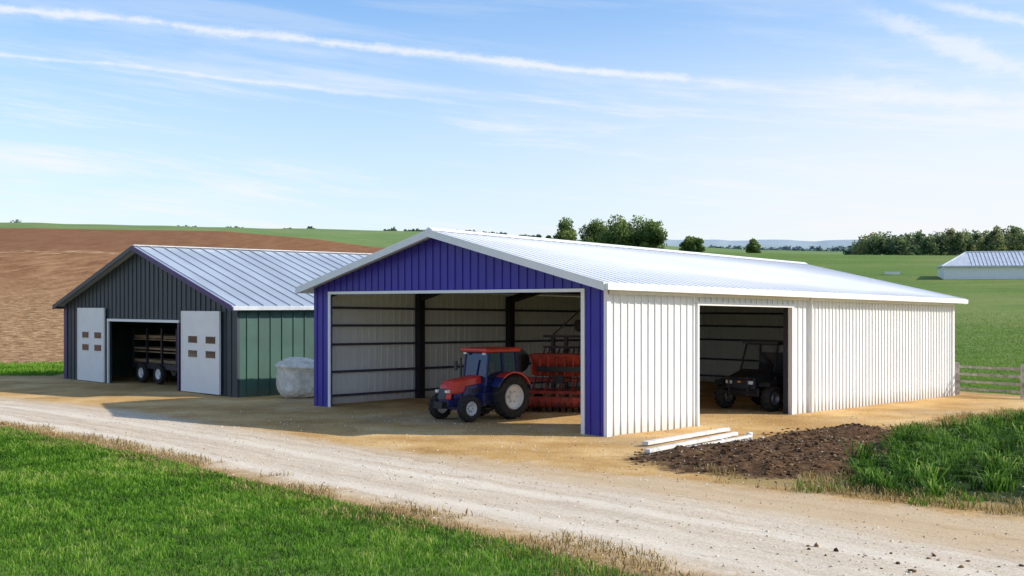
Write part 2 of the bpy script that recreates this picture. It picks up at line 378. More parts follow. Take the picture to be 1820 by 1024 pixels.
for k in range(1,7):
    for s in(-1,1):
        x=c+s*k*c/7; gt.box(x-.04,x+.04,.2,LN-.2,ro(x)-.15,ro(x)-.01)
gt.build('girts_and_purlins',big,[girt])

# ------------------------------------------------------------ dark green barn
Br=(-2.94*H,12.566*H); W2=18.3; L2=19.5; o2=(Br[0]+U[0]*W2,Br[1]+U[1]*W2)
barn=empty('green_barn',frame(o2[0],o2[1],NU,V))
ze,za,c2=4.12,7.0,W2/2
z2f=lambda x: za-(za-ze)*abs(x-c2)/c2
a0=W2-12.77; a1=W2-5.33; oh=3.28
f=MB(); f.box(0,a0,0,.12,-.1,oh); f.box(a1,W2,0,.12,-.1,oh)
for x0,x1 in((0,c2),(c2,W2)):
    f.hexa([(x0,0,oh),(x1,0,oh),(x1,.12,oh),(x0,.12,oh),(x0,0,z2f(x0)),(x1,0,z2f(x1)),(x1,.12,z2f(x1)),(x0,.12,z2f(x0))])
x=.3
while x<W2-.1:
    z0=-.05 if not(a0-.15<x<a1+.15) else oh+.16
    f.box(x-.025,x+.025,-.035,.01,z0,z2f(x)-.02); x+=.46
f.build('front_gable_wall',barn,[dkgreen])
f=MB(); f.box(W2-.12,W2,.12,L2,-.1,ze); f.box(0,.12,.12,L2,-.1,ze)
for x0,x1 in((.12,c2),(c2,W2-.12)):
    f.hexa([(x0,L2-.1,-.1),(x1,L2-.1,-.1),(x1,L2,-.1),(x0,L2,-.1),(x0,L2-.1,z2f(x0)),(x1,L2-.1,z2f(x1)),(x1,L2,z2f(x1)),(x0,L2,z2f(x0))])
y=.5
while y<L2: f.box(W2-.01,W2+.045,y-.03,y+.03,-.1,ze-.05); f.box(-.045,.01,y-.03,y+.03,-.1,ze-.05); y+=.62
f.build('side_and_rear_walls',barn,[sidegreen])
f=MB(); OV=.4; s2=(za-ze)/c2
r2=lambda x: za-s2*abs(x-c2)
for e in(-OV,W2+OV):
    a=(c2,e) if e>c2 else (e,c2)
    f.hexa([(a[0],-.5,r2(a[0])+.03),(a[1],-.5,r2(a[1])+.03),(a[1],L2+.4,r2(a[1])+.03),(a[0],L2+.4,r2(a[0])+.03),
            (a[0],-.5,r2(a[0])+.10),(a[1],-.5,r2(a[1])+.10),(a[1],L2+.4,r2(a[1])+.10),(a[0],L2+.4,r2(a[0])+.10)])
    y=-.3
    while y<L2+.4:
        f.hexa([(a[0],y-.025,r2(a[0])+.095),(a[1],y-.025,r2(a[1])+.095),(a[1],y+.025,r2(a[1])+.095),(a[0],y+.025,r2(a[0])+.095),
            (a[0],y-.02,r2(a[0])+.15),(a[1],y-.02,r2(a[1])+.15),(a[1],y+.02,r2(a[1])+.15),(a[0],y+.02,r2(a[0])+.15)]); y+=.72
f.build('roof',barn,[silver])
f=MB()
for k,e in enumerate((-OV,W2+OV)):
    a=(c2,e) if e>c2 else (e,c2)
    f.hexa([(a[0],-.56,r2(a[0])-.12),(a[1],-.56,r2(a[1])-.12),(a[1],-.502,r2(a[1])-.12),(a[0],-.502,r2(a[0])-.12),
            (a[0],-.56,r2(a[0])+.12),(a[1],-.56,r2(a[1])+.12),(a[1],-.502,r2(a[1])+.12),(a[0],-.502,r2(a[0])+.12)],k)
ex=W2+OV; ez=r2(ex)
f.box(ex+.002,ex+.11,-.5,L2+.4,ez-.08,ez+.08,2); f.box(-ex+W2-.11,-OV-.002,-.5,L2+.4,ez-.08,ez+.08,0)
f.box(W2-.02,W2+.06,-.045,-.003,-.05,ze-.1,0); f.box(-.05,.35,-.06,-.003,-.05,ze-.05,1)
f.box(c2-.14,c2+.14,-.5,L2+.4,za+.12,za+.17,2)
f.build('verge_and_corner_trim',barn,[dkgreen,purple,pm('pale_gutter',(.55,.56,.58),.4,metal=.2)])
f=MB()
f.box(a0-.12,a0,-.09,-.003,-.03,oh); f.box(a1,a1+.16,-.09,-.003,-.03,oh,1); f.box(a0-.12,a1+.12,-.095,-.002,oh+.002,oh+.13)
f.build('opening_frame',barn,[trimw,purple])
def slide_door(name,x0,x1,h):
    d=MB(); y0,y1=-.17,-.10
    d.box(x0,x1,y0,y1,.04,h); n=5
    for k in range(n+1):
        z=.04+(h-.04)*k/n; d.box(x0,x1,y0-.008,y0+.002,max(.04,z-.02),min(h,z+.02))
    for xx in(x0+.05,x1-.05): d.box(xx-.05,xx+.05,y0-.02,y0+.001,.05,h-.005)
    for fx in((.2,.42),(.66,.89)):
        for zc in(2.52,1.85):
            xa=x0+(x1-x0)*fx[0]; xb=x0+(x1-x0)*fx[1]
            d.box(xa,xb,y0-.03,y0-.002,zc-.16,zc+.16,1)
            d.box(xa-.04,xb+.04,y0-.026,y0-.003,zc-.2,zc-.16,0); d.box(xa-.04,xb+.04,y0-.026,y0-.003,zc+.16,zc+.2,0)
    d.build(name,barn,[trimw,glass])
slide_door('sliding_door_right',W2-4.79,W2-1.26,3.86); slide_door('sliding_door_left',W2-16.3,W2-13.06,3.98)
f=MB()
for y in(.4,5,10,15):
    for x0 in(.2,W2-.45): f.box(x0,x0+.25,y-.12,y+.12,-.05,ze)
    for x0,x1 in((.2,c2),(c2,W2-.2)):
        f.hexa([(x0,y-.1,r2(x0)-.45),(x1,y-.1,r2(x1)-.45),(x1,y+.1,r2(x1)-.45),(x0,y+.1,r2(x0)-.45),(x0,y-.1,r2(x0)-.1),(x1,y-.1,r2(x1)-.1),(x1,y+.1,r2(x1)-.1),(x0,y+.1,r2(x0)-.1)])
f.build('timber_frame',barn,[steel])

# ------------------------------------------------------------ vehicles
def wheel(name,par,cx,cy,cz,R_,w,rim,rm,lug=.05,nl=18,side=1):
    d=MB(); h=w/2
    prof=[(-h*.75,rim),(-h,rim+.06),(-h*1.0,R_-.12),(-h*.8,R_-.03),(0,R_),(h*.8,R_-.03),(h*1.0,R_-.12),(h,rim+.06),(h*.75,rim)]
    d.lathe((cx,cy,cz),prof,n=36,mat=0)
    for k in range(nl):
        for sd in(-1,1):
            t=2*math.pi*(k+(.5 if sd>0 else 0))/nl; dt=2*math.pi/nl
            def pt(y,r,tt): return (cx+r*math.cos(tt),cy+y,cz+r*math.sin(tt))
            q=.22*dt
            d.hexa([pt(0,R_-.02,t-q),pt(0,R_-.02,t+q),pt(sd*h,R_-.08,t+q+.45*dt),pt(sd*h,R_-.08,t-q+.45*dt),
                    pt(0,R_+lug,t-q),pt(0,R_+lug,t+q),pt(sd*h,R_-.02,t+q+.45*dt),pt(sd*h,R_-.02,t-q+.45*dt)])
    for s in(-1,1):
        d.lathe((cx,cy,cz),[(s*h*.78,rim+.005),(s*h*.95,rim-.02),(s*h*.5,rim-.06),(s*h*.25,rim*.6),(s*h*.3,rim*.35),(s*h*.55,rim*.3),(s*h*.58,.0)],n=28,mat=1)
        for k in range(6):
            t=2*math.pi*k/6; d.cyl((cx+rim*.45*math.cos(t),cy+s*h*.3,cz+rim*.45*math.sin(t)),(cx+rim*.45*math.cos(t),cy+s*h*.42,cz+rim*.45*math.sin(t)),.025,n=6,mat=2)
    return d.build(name,par,[tyre,rm,grey],smooth=True)
FW=(-V[0],-V[1]); LF=NU
tr=empty('farm_tractor',frame(-.652,43.4,FW,LF,tz(-.65,43.4)))
for s,nm in((1,'left'),(-1,'right')):
    wheel('rear_wheel_'+nm,tr,-.03,s*.84,.82,.79,.48,.46,rimw,.04,20)
    wheel('front_wheel_'+nm,tr,1.95,s*.78,.5,.47,.32,.25,rimw,.03,16)
d=MB()
d.box(-.35,2.1,-.22,.22,.5,.95); d.box(1.85,2.05,-.62,.62,.42,.58); d.cyl((0,-.75,.8),(0,.75,.8),.14,n=14)
d.box(.95,2.25,-.33,.33,.8,1.12); d.box(-.6,-.35,-.3,.3,.4,.75); d.box(2.1,2.5,-.25,.25,.55,.8)
d.box(.6,1.15,.3,.66,.55,1.0); d.box(.6,1.15,-.66,-.3,.55,1.0)
d.hexa([(.97,-.415,.9),(1.9,-.395,.9),(1.9,.395,.9),(.97,.415,.9),(.97,-.405,1.34),(1.75,-.375,1.26),(1.75,.375,1.26),(.97,.405,1.34)])
d.build('chassis_and_engine_panels',tr,[navy],bevel=.03)
d=MB()
d.hexa([(.95,-.40,1.08),(2.42,-.34,.98),(2.42,.34,.98),(.95,.40,1.08),(.95,-.34,1.62),(2.30,-.26,1.46),(2.30,.26,1.46),(.95,.34,1.62)])
d.hexa([(2.36,-.34,.80),(2.58,-.25,.80),(2.58,.25,.80),(2.36,.34,.80),(2.30,-.27,1.45),(2.48,-.20,1.30),(2.48,.20,1.30),(2.30,.27,1.45)])
d.build('bonnet',tr,[red],bevel=.07,seg=3)
d=MB(); d.hexa([(2.50,-.19,.82),(2.605,-.19,.82),(2.605,.19,.82),(2.50,.19,.82),(2.46,-.17,1.2),(2.53,-.17,1.2),(2.53,.17,1.2),(2.46,.17,1.2)])
for k in range(5): d.box(1.1+.15*k,1.19+.15*k,.38,.425-.01*k,1.0,1.18); d.box(1.1+.15*k,1.19+.15*k,-.425+.01*k,-.38,1.0,1.18)
d.cyl((1.35,-.34,1.5),(1.35,-.34,2.25),.04,n=10); d.box(2.45,2.75,-.22,.22,.5,.74)
for z in(.42,.68,.92): d.box(.85,1.12,.50,.76,z,z+.03); d.box(.85,1.12,-.76,-.50,z,z+.03)
d.box(1.0,1.06,.72,.98,1.95,1.98); d.box(1.0,1.05,.92,1.08,1.75,2.1); d.box(1.0,1.06,-.98,-.72,1.95,1.98); d.box(1.0,1.05,-1.08,-.92,1.75,2.1)
d.build('grille_exhaust_mirrors_steps',tr,[black],bevel=.01)
d=MB(); 
for s in(-1,1): d.box(2.44,2.60,s*.26-.06,s*.26+.06,1.05,1.15); d.box(.95,1.02,s*.5-.07,s*.5+.07,2.36,2.43)
d.build('headlights',tr,[lamp],bevel=.01)
d=MB()
d.hexa([(-.55,-.55,.95),(.98,-.50,.85),(.98,.50,.85),(-.55,.55,.95),(-.6,-.62,1.40),(1.0,-.60,1.38),(1.0,.60,1.38),(-.6,.62,1.40)])
d.build('cab_base',tr,[navy],bevel=.04)
d=MB()
cb_=[(-.6,.64,1.3),(.15,.66,1.25),(1.0,.62,1.25)]; ct=[(-.48,.60,2.42),(.2,.62,2.42),(.85,.60,2.42)]
for s in(-1,1):
    for p,q in zip(cb_,ct): d.cyl((p[0],p[1]*s,p[2]),(q[0],q[1]*s,q[2]),.045,n=8)
    d.cyl((-.6,.64*s,1.4),(1.0,.62*s,1.4),.035,n=8)
for p,q in((cb_[0],cb_[0]),(cb_[2],cb_[2]),(ct[0],ct[0]),(ct[2],ct[2])): d.cyl((p[0],-p[1],p[2]),(p[0],p[1],p[2]),.03,n=8)
d.cyl((.95,0,1.25),(.85,0,2.4),.012,n=6)
d.build('cab_pillars',tr,[navy],smooth=True)
gm,gg,gb=newmat('tinted_cab_glazing')
tn=gg.new('ShaderNodeBsdfTransparent'); tn.inputs[0].default_value=(.22,.32,.46,1); gl=gg.new('ShaderNodeBsdfGlossy'); gl.inputs['Roughness'].default_value=.05; gl.inputs[0].default_value=(.5,.6,.8,1)
df_=gg.new('ShaderNodeBsdfDiffuse'); df_.inputs[0].default_value=(.012,.03,.09,1); mx0=gg.new('ShaderNodeMixShader'); mx0.inputs[0].default_value=.7
gg.L.new(tn.outputs[0],mx0.inputs[1]); gg.L.new(df_.outputs[0],mx0.inputs[2])
ms_=gg.new('ShaderNodeMixShader'); ms_.inputs[0].default_value=.09
gg.L.new(mx0.outputs[0],ms_.inputs[1]); gg.L.new(gl.outputs[0],ms_.inputs[2])
gg.L.new(ms_.outputs[0],gm.node_tree.nodes['Material Output'].inputs['Surface'])
d=MB()
for s in(-1,1):
    d.add([(cb_[0][0],.64*s,1.3),(1.0,.62*s,1.25),(.85,.6*s,2.42),(-.48,.6*s,2.42)],[(0,1,2,3)])
d.add([(1.0,-.62,1.25),(1.0,.62,1.25),(.85,.6,2.42),(.85,-.6,2.42)],[(0,1,2,3)])
d.add([(-.6,-.64,1.3),(-.6,.64,1.3),(-.48,.6,2.42),(-.48,-.6,2.42)],[(0,1,2,3)])
d.build('cab_glass',tr,[gm])
d=MB(); d.box(-.35,.15,-.25,.25,1.2,1.4); d.box(-.42,-.28,-.25,.25,1.35,1.95); d.lathe((.55,0,1.55),[(-.01,.17),(.01,.19),(.01,.15)],n=16); d.cyl((.55,0,1.5),(.85,0,1.2),.03)
d.build('seat_and_steering',tr,[black],bevel=.03)
d=MB(); d.box(-.70,1.08,-.72,.72,2.44,2.60); d.build('cab_roof',tr,[red],bevel=.07,seg=3)
d=MB()
for s in(-1,1):
    ya,yb=(.52,1.06) if s>0 else (-1.06,-.52)
    n=10
    for k in range(n):
        t0=math.radians(25+k*140/n); t1=math.radians(25+(k+1)*140/n); r0,r1=.87,.92
        P_=lambda r,t,y:(-.03+r*math.cos(t),y,.82+r*math.sin(t))
        d.hexa([P_(r0,t0,ya),P_(r0,t0,yb),P_(r0,t1,yb),P_(r0,t1,ya),P_(r1,t0,ya),P_(r1,t0,yb),P_(r1,t1,yb),P_(r1,t1,ya)],0 if 1<k<9 else 1)
d.build('rear_fenders',tr,[red,navy])

def loc(par,x,y,sc=1,ang=0):
    m=par.matrix_world; p=m@Vector((x,y,0)); ca,sa=math.cos(ang),math.sin(ang)
    xd=(NU[0]*ca+V[0]*sa,NU[1]*ca+V[1]*sa); yd_=(-NU[0]*sa+V[0]*ca,-NU[1]*sa+V[1]*ca)
    return frame(p.x,p.y,xd,yd_,tz(p.x,p.y),sc)
bpy.context.view_layer.update()
sd=empty('seed_drill',frame(2.0,46.3,(.96,-.28),(.28,.96)))
d=MB()
d.hexa([(-1.1,-.3,1.35),(1.6,-.3,1.35),(1.6,.5,1.35),(-1.1,.5,1.35),(-1.2,-.55,2.15),(1.7,-.55,2.15),(1.7,.7,2.15),(-1.2,.7,2.15)])
d.box(-1.25,1.75,-.6,.75,2.15,2.22)
for k in range(9): xx=-1.1+k*.33; d.box(xx-.03,xx+.03,-.585,-.40,1.4,2.15)
d.build('hopper',sd,[dred],bevel=.02)
d=MB()
for z,yy in((.75,-.7),(.75,.6),(1.2,-.2),(1.2,.4)): d.box(-1.8,1.8,yy-.06,yy+.06,z-.06,z+.06)
for k in range(7):
    xx=-1.6+k*.53; d.box(xx-.04,xx+.04,-.7,.6,.70,.80); d.cyl((xx,-.7,.75),(xx,-1.0,.15),.03); d.bar((xx,-.2,1.2),(xx,-.7,.75),.05)
    d.cyl((xx,.6,.75),(xx,.3,.1),.03)
d.box(-2.2,-1.5,-.9,.3,.45,.55); d.box(-2.2,-2.1,-.9,.3,.2,1.0); d.box(-1.7,1.8,-1.15,-1.0,.35,.6)
d.cyl((-1.9,-1.0,.32),(1.8,-1.0,.32),.14,n=14)
d.build('tool_frame',sd,[dred])
d=MB()
for k in range(14):
    xx=-1.7+k*.26; d.cyl((xx-.012,-.98,.26),(xx+.012,-.98,.26),.24,n=18)
for xx in(-1.45,-.9,1.3): d.cyl((xx-.09,-.3,.42),(xx+.09,-.3,.42),.40,n=22)
d.cyl((-1.9,-.2,1.95),(-1.65,-.45,1.95),.47,n=24); d.bar((-1.8,-.2,1.2),(-1.8,-.3,1.95),.06); d.cyl((-1.9,-.2,1.2),(-1.0,-.2,1.2),.05)
for k in range(10): d.cyl((-1.0+k*.28,-.3,1.35),(-1.0+k*.28,-.75,.7),.022,n=6)
d.box(-.9,1.4,-.62,-.59,1.55,1.75); d.box(-.2,.2,-.75,-.6,1.1,1.4)
d.build('discs_hoses_and_tyres',sd,[black],smooth=False)
bm=empty('folded_boom',frame(3.15,48.2,(.9,-.43),(.43,.9)))
d=MB()
for xx in(-1.6,-1.0,-.2,.1,.5):
    d.box(xx-.07,xx+.07,-.07,.07,.0,4.2 if xx>-.9 else 2.9)
for z in(.6,1.5,2.4,2.85,3.5,4.1): d.box(-2.0 if z<3 else -.25,.7,-.13,-.08,z-.05,z+.05)
for k in range(10): d.bar((-1.9+k*.22,-.1,2.4),(-2.0+k*.22,-.45,1.6),.05)
for k in range(5): d.bar((-.2,0,.6+.8*k),(.5,0,.9+.8*k if k<4 else 3.9),.05)
d.cyl((.1,-.3,3.9),(.1,.2,3.9),.35,n=16); d.cyl((-.45,-.15,3.3),(-.25,.1,3.3),.25,n=12); d.bar((-1.6,0,2.9),(-.2,0,4.1),.06)
d.hexa([(-.1,-.3,2.5),(.6,-.3,2.5),(.6,.1,2.5),(-.1,.1,2.5),(0,-.25,3.2),(.5,-.25,3.2),(.5,.1,3.2),(0,.1,3.2)])
for k in range(4): d.cyl((-.1+.2*k,-.32,3.7),(-.3+.25*k,-.36,2.2),.025,n=6)
d.build('boom_truss',bm,[pm('rusty_dark_frame',(.05,.022,.022),.6,var=.5)])

# utility vehicle
m=big.matrix_world; p=m@Vector((13.75,12.4,0)); ut=empty('utility_vehicle',frame(p.x,p.y,FW,LF,tz(p.x,p.y),1.24))
for s,nm in((1,'left'),(-1,'right')):
    wheel('front_wheel_'+nm,ut,1.0,s*.88,.42,.40,.34,.2,grey,.05,14); wheel('rear_wheel_'+nm,ut,-1.0,s*.88,.42,.40,.34,.2,grey,.05,14)
d=MB()
d.box(-1.4,1.3,-.6,.6,.45,.75)
d.hexa([(.45,-.66,.72),(1.5,-.58,.70),(1.5,.58,.70),(.45,.66,.72),(.45,-.62,1.28),(1.42,-.5,1.08),(1.42,.5,1.08),(.45,.62,1.28)])
for s in(-1,1):
    d.hexa([(.55,s*.86-.2,.86),(1.45,s*.86-.2,.80),(1.45,s*.86+.2,.80),(.55,s*.86+.2,.86),(.65,s*.86-.2,.98),(1.35,s*.86-.2,.95),(1.35,s*.86+.2,.95),(.65,s*.86+.2,.98)])
    d.box(-1.45,-.5,s*.86-.2,s*.86+.2,.9,1.0); d.box(-.5,.5,s*.66-.04,s*.66+.04,.5,1.1)
d.box(-1.6,-.55,-.7,.7,.75,1.25)
d.build('body',ut,[black],bevel=.04)
d=MB()
for s in(-1,1):
    d.cyl((.5,s*.64,1.2),(.2,s*.6,2.1),.035); d.cyl((-.6,s*.64,1.2),(-.6,s*.6,2.1),.035); d.cyl((.2,s*.6,2.1),(-.6,s*.6,2.1),.035)
    d.cyl((1.55,s*.35,.5),(1.58,s*.35,1.1),.03)
d.cyl((.5,-.64,1.25),(.5,.64,1.25),.035); d.cyl((.2,-.6,2.1),(.2,.6,2.1),.035); d.cyl((1.56,-.5,.6),(1.56,.5,.6),.035); d.cyl((1.58,-.45,1.05),(1.58,.45,1.05),.035)
d.box(-.75,.35,-.68,.68,2.1,2.18); d.box(-.6,-.45,-.5,.5,1.2,1.8); d.cyl((.1,.3,1.45),(.15,.3,1.47),.17,n=14)
d.build('roll_cage_roof_and_bumper',ut,[black])
gm2,g3,b3_=newmat('clear_windscreen'); t3=g3.new('ShaderNodeBsdfTransparent'); t3.inputs[0].default_value=(.75,.8,.85,1); l3=g3.new('ShaderNodeBsdfGlossy'); l3.inputs['Roughness'].default_value=.03
m3=g3.new('ShaderNodeMixShader'); m3.inputs[0].default_value=.12; g3.L.new(t3.outputs[0],m3.inputs[1]); g3.L.new(l3.outputs[0],m3.inputs[2]); g3.L.new(m3.outputs[0],gm2.node_tree.nodes['Material Output'].inputs['Surface'])
d=MB(); d.add([(.5,-.6,1.27),(.5,.6,1.27),(.22,.57,2.08),(.22,-.57,2.08)],[(0,1,2,3)]); d.build('windscreen',ut,[gm2])
d=MB()
for s in(-1,1): d.box(1.46,1.52,s*.4-.1,s*.4+.1,.86,.96)
d.box(1.46,1.52,-.05,.05,.9,.95,1)
d.build('headlights',ut,[lamp,amber])

# trailer with timber in green barn
bpy.context.view_layer.update()
tl=empty('timber_trailer',loc(barn,7.9,2.4))
d=MB(); d.box(-2.9,3.4,-.9,.9,.78,.92); d.box(-2.9,3.4,-.9,-.8,.92,1.05)
for xx in(-2.8,-1.2,.4,2.0,3.3): 
    for yy in(-.85,.85): d.box(xx-.05,xx+.05,yy-.05,yy+.05,.9,2.9)
d.box(3.4,4.6,-.08,.08,.7,.82)
d.build('bed_and_stakes',tl,[steel])
for k,(xx,yy) in enumerate(((-1.55,-.95),(.35,-.95),(-1.55,.95),(.35,.95))): wheel(f'wheel_{k+1}',tl,xx,yy,.54,.52,.26,.27,rimw,.01,20)
d=MB()
for z in(1.12,1.75,2.4):
    for k in range(5):
        x0=-3.1+random.random()*.5; d.box(x0,x0+5.6+random.random()*.6,-.8+k*.33,-.8+k*.33+.24,z+random.uniform(-.06,.05),z+.13)
    d.box(-2.9,3.2,-.82,.82,z-.12,z-.06)
d.build('timber_load',tl,[wood])

# wrapped bale
bx,by=G(528,708)
bm_=bpy.data.meshes.new('cover'); import bmesh
B=bmesh.new(); bmesh.ops.create_icosphere(B,subdivisions=5,radius=1)
for v in B.verts:
    q=v.co.copy(); e=.55
    sx_=math.copysign(abs(q.x)**e,q.x); sy_=math.copysign(abs(q.y)**e,q.y); szz=math.copysign(abs(q.z)**.6,q.z)
    n1=float(vnoise(np.array([q.x*3+q.z*2+9]),np.array([q.y*3-q.z*2+9]),5)[0])-.5; n2=float(vnoise(np.array([q.x*9+q.y*8+40]),np.array([q.z*2.5+9]),6)[0])-.5
    k=1+.13*n1+.10*n2
    wd=1.0-.12*(szz*.5+.5)+.17*math.exp(-((szz-.55)/.12)**2)
    v.co=Vector((sx_*.96*k*wd,sy_*.96*k*wd,.86+szz*.92+.06*n1+.15*sx_*(szz>0)*-.5))
B.to_mesh(bm_); B.free(); [setattr(p_,'use_smooth',True) for p_ in bm_.polygons]
cover=pm('woven_cover',(.76,.70,.60),.8,var=.2,vscale=3,bump=.7,bscale=6)
bm_.materials.append(cover); bo=bpy.data.objects.new('tarp_covered_bale',bm_); S.collection.objects.link(bo); bo.location=(bx,by+.6,0); bo.rotation_euler=(0,0,.5)

# fence
fe=empty('post_and_rail_fence',Matrix.Identity(4)); d=MB()
pts=[(20.6,54.3),(22.6,51.9),(25.4,50.6),(28.2,49.4),(31,48.2),(34,47),(37,46),(40,45)]
for k,(a,b2) in enumerate(zip(pts[:-1],pts[1:])):
    za_=tz(*a); d.box(a[0]-.08,a[0]+.08,a[1]-.08,a[1]+.08,za_-.1,za_+1.5)
    for z in(.3,.62,.95,1.28):
        A_=(a[0],a[1]-.1,za_+z+random.uniform(-.02,.02)); B_=(b2[0],b2[1]-.1,tz(*b2)+z+random.uniform(-.03,.03))
        d.hexa([(A_[0],A_[1],A_[2]-.055),(B_[0],B_[1],B_[2]-.055),(B_[0],B_[1]+.04,B_[2]-.055),(A_[0],A_[1]+.04,A_[2]-.055),
                (A_[0],A_[1],A_[2]+.055),(B_[0],B_[1],B_[2]+.055),(B_[0],B_[1]+.04,B_[2]+.055),(A_[0],A_[1]+.04,A_[2]+.055)])
d.build('posts_and_rails',fe,[greywood])

bmz=empty('concrete_beam_stack',Matrix.Identity(4)); d=MB()
def beam(a,b2,w,h,z):
    a=np.array(G(*a));b2=np.array(G(*b2)); e=(b2-a)/np.linalg.norm(b2-a); n=np.array([-e[1],e[0]])*w
    q=[a,b2,b2+n,a+n]; d.hexa([(p_[0],p_[1],z) for p_ in q]+[(p_[0],p_[1],z+h) for p_ in q])
beam((1152,794),(1298,768),.22,.10,.04); beam((1155,808),(1312,776),.18,.10,.04); beam((1205,806),(1338,780),.14,.07,.05)
d.build('beams',bmz,[concrete],bevel=.01)

def rocks(name,P2,size,mat,zoff=0,flat=.65):
    B=bmesh.new(); bmesh.ops.create_icosphere(B,subdivisions=1,radius=1); base=np.array([v.co[:] for v in B.verts]); fc=np.array([[v.index for v in f_.verts] for f_ in B.faces]); B.free()
    n=len(P2); z=terr(P2[:,0],P2[:,1])
    jit=rng.uniform(.65,1.3,(n,len(base),1)); sc=size[:,None,None]*rng.uniform(.6,1.3,(n,1,3))*np.array([1,1,flat])
    vs=base[None]*jit*sc+np.stack([P2[:,0],P2[:,1],z+size*.2+zoff],-1)[:,None]
    tris=(fc[None]+np.arange(n)[:,None,None]*len(base)).reshape(-1,3)
    return rawmesh(name,vs.reshape(-1,3),tris=tris,mats=[mat],attrs={'v':np.repeat(rng.random(n),len(base))})
def vmat(name,stops,rough=.9,transl=0):
    m,g2,b2=newmat(name); c_=g2.ramp(g2.attr('v'),stops); g2.put(b2.inputs['Base Color'],c_); b2.inputs['Roughness'].default_value=rough; b2.inputs['Specular IOR Level'].default_value=.2
    if transl:
        tr_=g2.new('ShaderNodeBsdfTranslucent'); g2.put(tr_.inputs[0],c_); mx=g2.new('ShaderNodeMixShader'); mx.inputs[0].default_value=transl
        g2.L.new(b2.outputs[0],mx.inputs[1]); g2.L.new(tr_.outputs[0],mx.inputs[2]); g2.L.new(mx.outputs[0],m.node_tree.nodes['Material Output'].inputs['Surface'])
    return m
def sample(poly,n,x0,x1,y0,y1,lo=0,hi=99):
    P2=np.stack([rng.uniform(x0,x1,n),rng.uniform(y0,y1,n)],-1); s=sdist(P2[:,0],P2[:,1],poly); k=(s>lo)&(s<hi); return P2[k],s[k]
P2,s=sample(MUD,30000,3,20,27,42,-1.2); k=rng.random(len(P2))<np.clip(.25+s*.5+.3,0,1)*(.3+.7*vnoise(P2[:,0]*1.3,P2[:,1]*1.3,44)); P2=P2[k]
rocks('soil_clods',P2,.012+.075*rng.random(len(P2))**5,vmat('soil_clod',[(0,(.04,.022,.011)),(.75,(.13,.07,.033)),(1,(.27,.165,.08))],.97),flat=.5)
P2,_=sample(YARD,14000,-16,20,15,46,.1); rocks('gravel_stones',P2,.008+.024*rng.random(len(P2))**3,vmat('gravel_stone',[(0,(.34,.24,.15)),(.6,(.6,.5,.38)),(1,(.85,.8,.7))]))
P2,_=sample([G(*p) for p in [(1270,778),(1350,770),(1360,785),(1290,792)]],300,5,9,33,40); rocks('white_rubble',P2,.03+.08*rng.random(len(P2))**2,concrete)
P2,_=sample([G(*p) for p in [(1380,960),(1820,1000),(2000,1060),(1500,1010)]],500,3,14,14,24); rocks('dirt_crumbs',P2,.01+.05*rng.random(len(P2))**3,bpy.data.materials['soil_clod'])

# ------------------------------------------------------------ grass
def blades(name,P2,h,w,lean,mat,tone,parent=None):
    n=len(P2); z=terr(P2[:,0],P2[:,1])-.01; th=rng.uniform(0,2*math.pi,n); ph=rng.uniform(0,2*math.pi,n); l=lean*rng.random(n)*h
    base=np.stack([P2[:,0],P2[:,1],z],-1); sd_=np.stack([np.cos(th),np.sin(th),0*th],-1)*(w/2)[:,None]; ld=np.stack([np.cos(ph),np.sin(ph),0*ph],-1)*l[:,None]
    up=np.zeros((n,3)); up[:,2]=h
    v=np.stack([base-sd_,base+sd_,base+up*.55+ld*.3+sd_*.8,base+up*.55+ld*.3-sd_*.8,base+up*(1-.25*lean)+ld],1)
    o=np.arange(n)[:,None]*5; q=o+np.array([[0,1,2,3]]); t_=o+np.array([[3,2,4]])
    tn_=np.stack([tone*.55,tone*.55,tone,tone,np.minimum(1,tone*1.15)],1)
    return rawmesh(name,v.reshape(-1,3),quads=q,tris=t_,mats=[mat],attrs={'v':tn_.ravel()},parent=parent)
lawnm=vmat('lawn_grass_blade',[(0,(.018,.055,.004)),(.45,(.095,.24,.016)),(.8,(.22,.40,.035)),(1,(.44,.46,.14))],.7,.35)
P2,s=sample(lawnpoly,560000,-24,9,11,44,-.15)
k=(P2[:,0]/P2[:,1]>-.62)&(P2[:,0]/P2[:,1]<.3); P2=P2[k]; s=s[k]
cl=vnoise(P2[:,0]*.5,P2[:,1]*.5,20)*.3+vnoise(P2[:,0]*1.8,P2[:,1]*2.4,21)*.3+vnoise(P2[:,0]*5,P2[:,1]*6,22)*.4
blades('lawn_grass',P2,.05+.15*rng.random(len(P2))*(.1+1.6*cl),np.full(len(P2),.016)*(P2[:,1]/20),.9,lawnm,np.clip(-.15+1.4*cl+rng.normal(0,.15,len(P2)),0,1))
dry=vmat('dry_grass_blade',[(0,(.14,.10,.03)),(.4,(.34,.24,.08)),(.8,(.58,.44,.20)),(1,(.68,.55,.32))],.8,.3)
P2,s=sample(lawnpoly,420000,-24,9,11,44,-1.5,1.2); n1=vnoise(P2[:,0]*.9,P2[:,1]*.9,31)*.7+vnoise(P2[:,0]*4,P2[:,1]*4,32)*.3; k=(P2[:,0]/P2[:,1]>-.62)&(n1>.32+np.abs(s+.1)*.28+.25*rng.random(len(P2))-.1); P2=P2[k]
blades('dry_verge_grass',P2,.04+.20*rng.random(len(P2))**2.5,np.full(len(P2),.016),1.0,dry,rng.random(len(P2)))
P2,s=sample(VERGE,150000,2,26,22,48,-.3,99); sw=sdist(P2[:,0],P2[:,1],WEED); smd=sdist(P2[:,0],P2[:,1],MUD)
k=(sw<.4)&(smd<.1)&(vnoise(P2[:,0]*1.1,P2[:,1]*1.1,33)>.33); P2=P2[k]
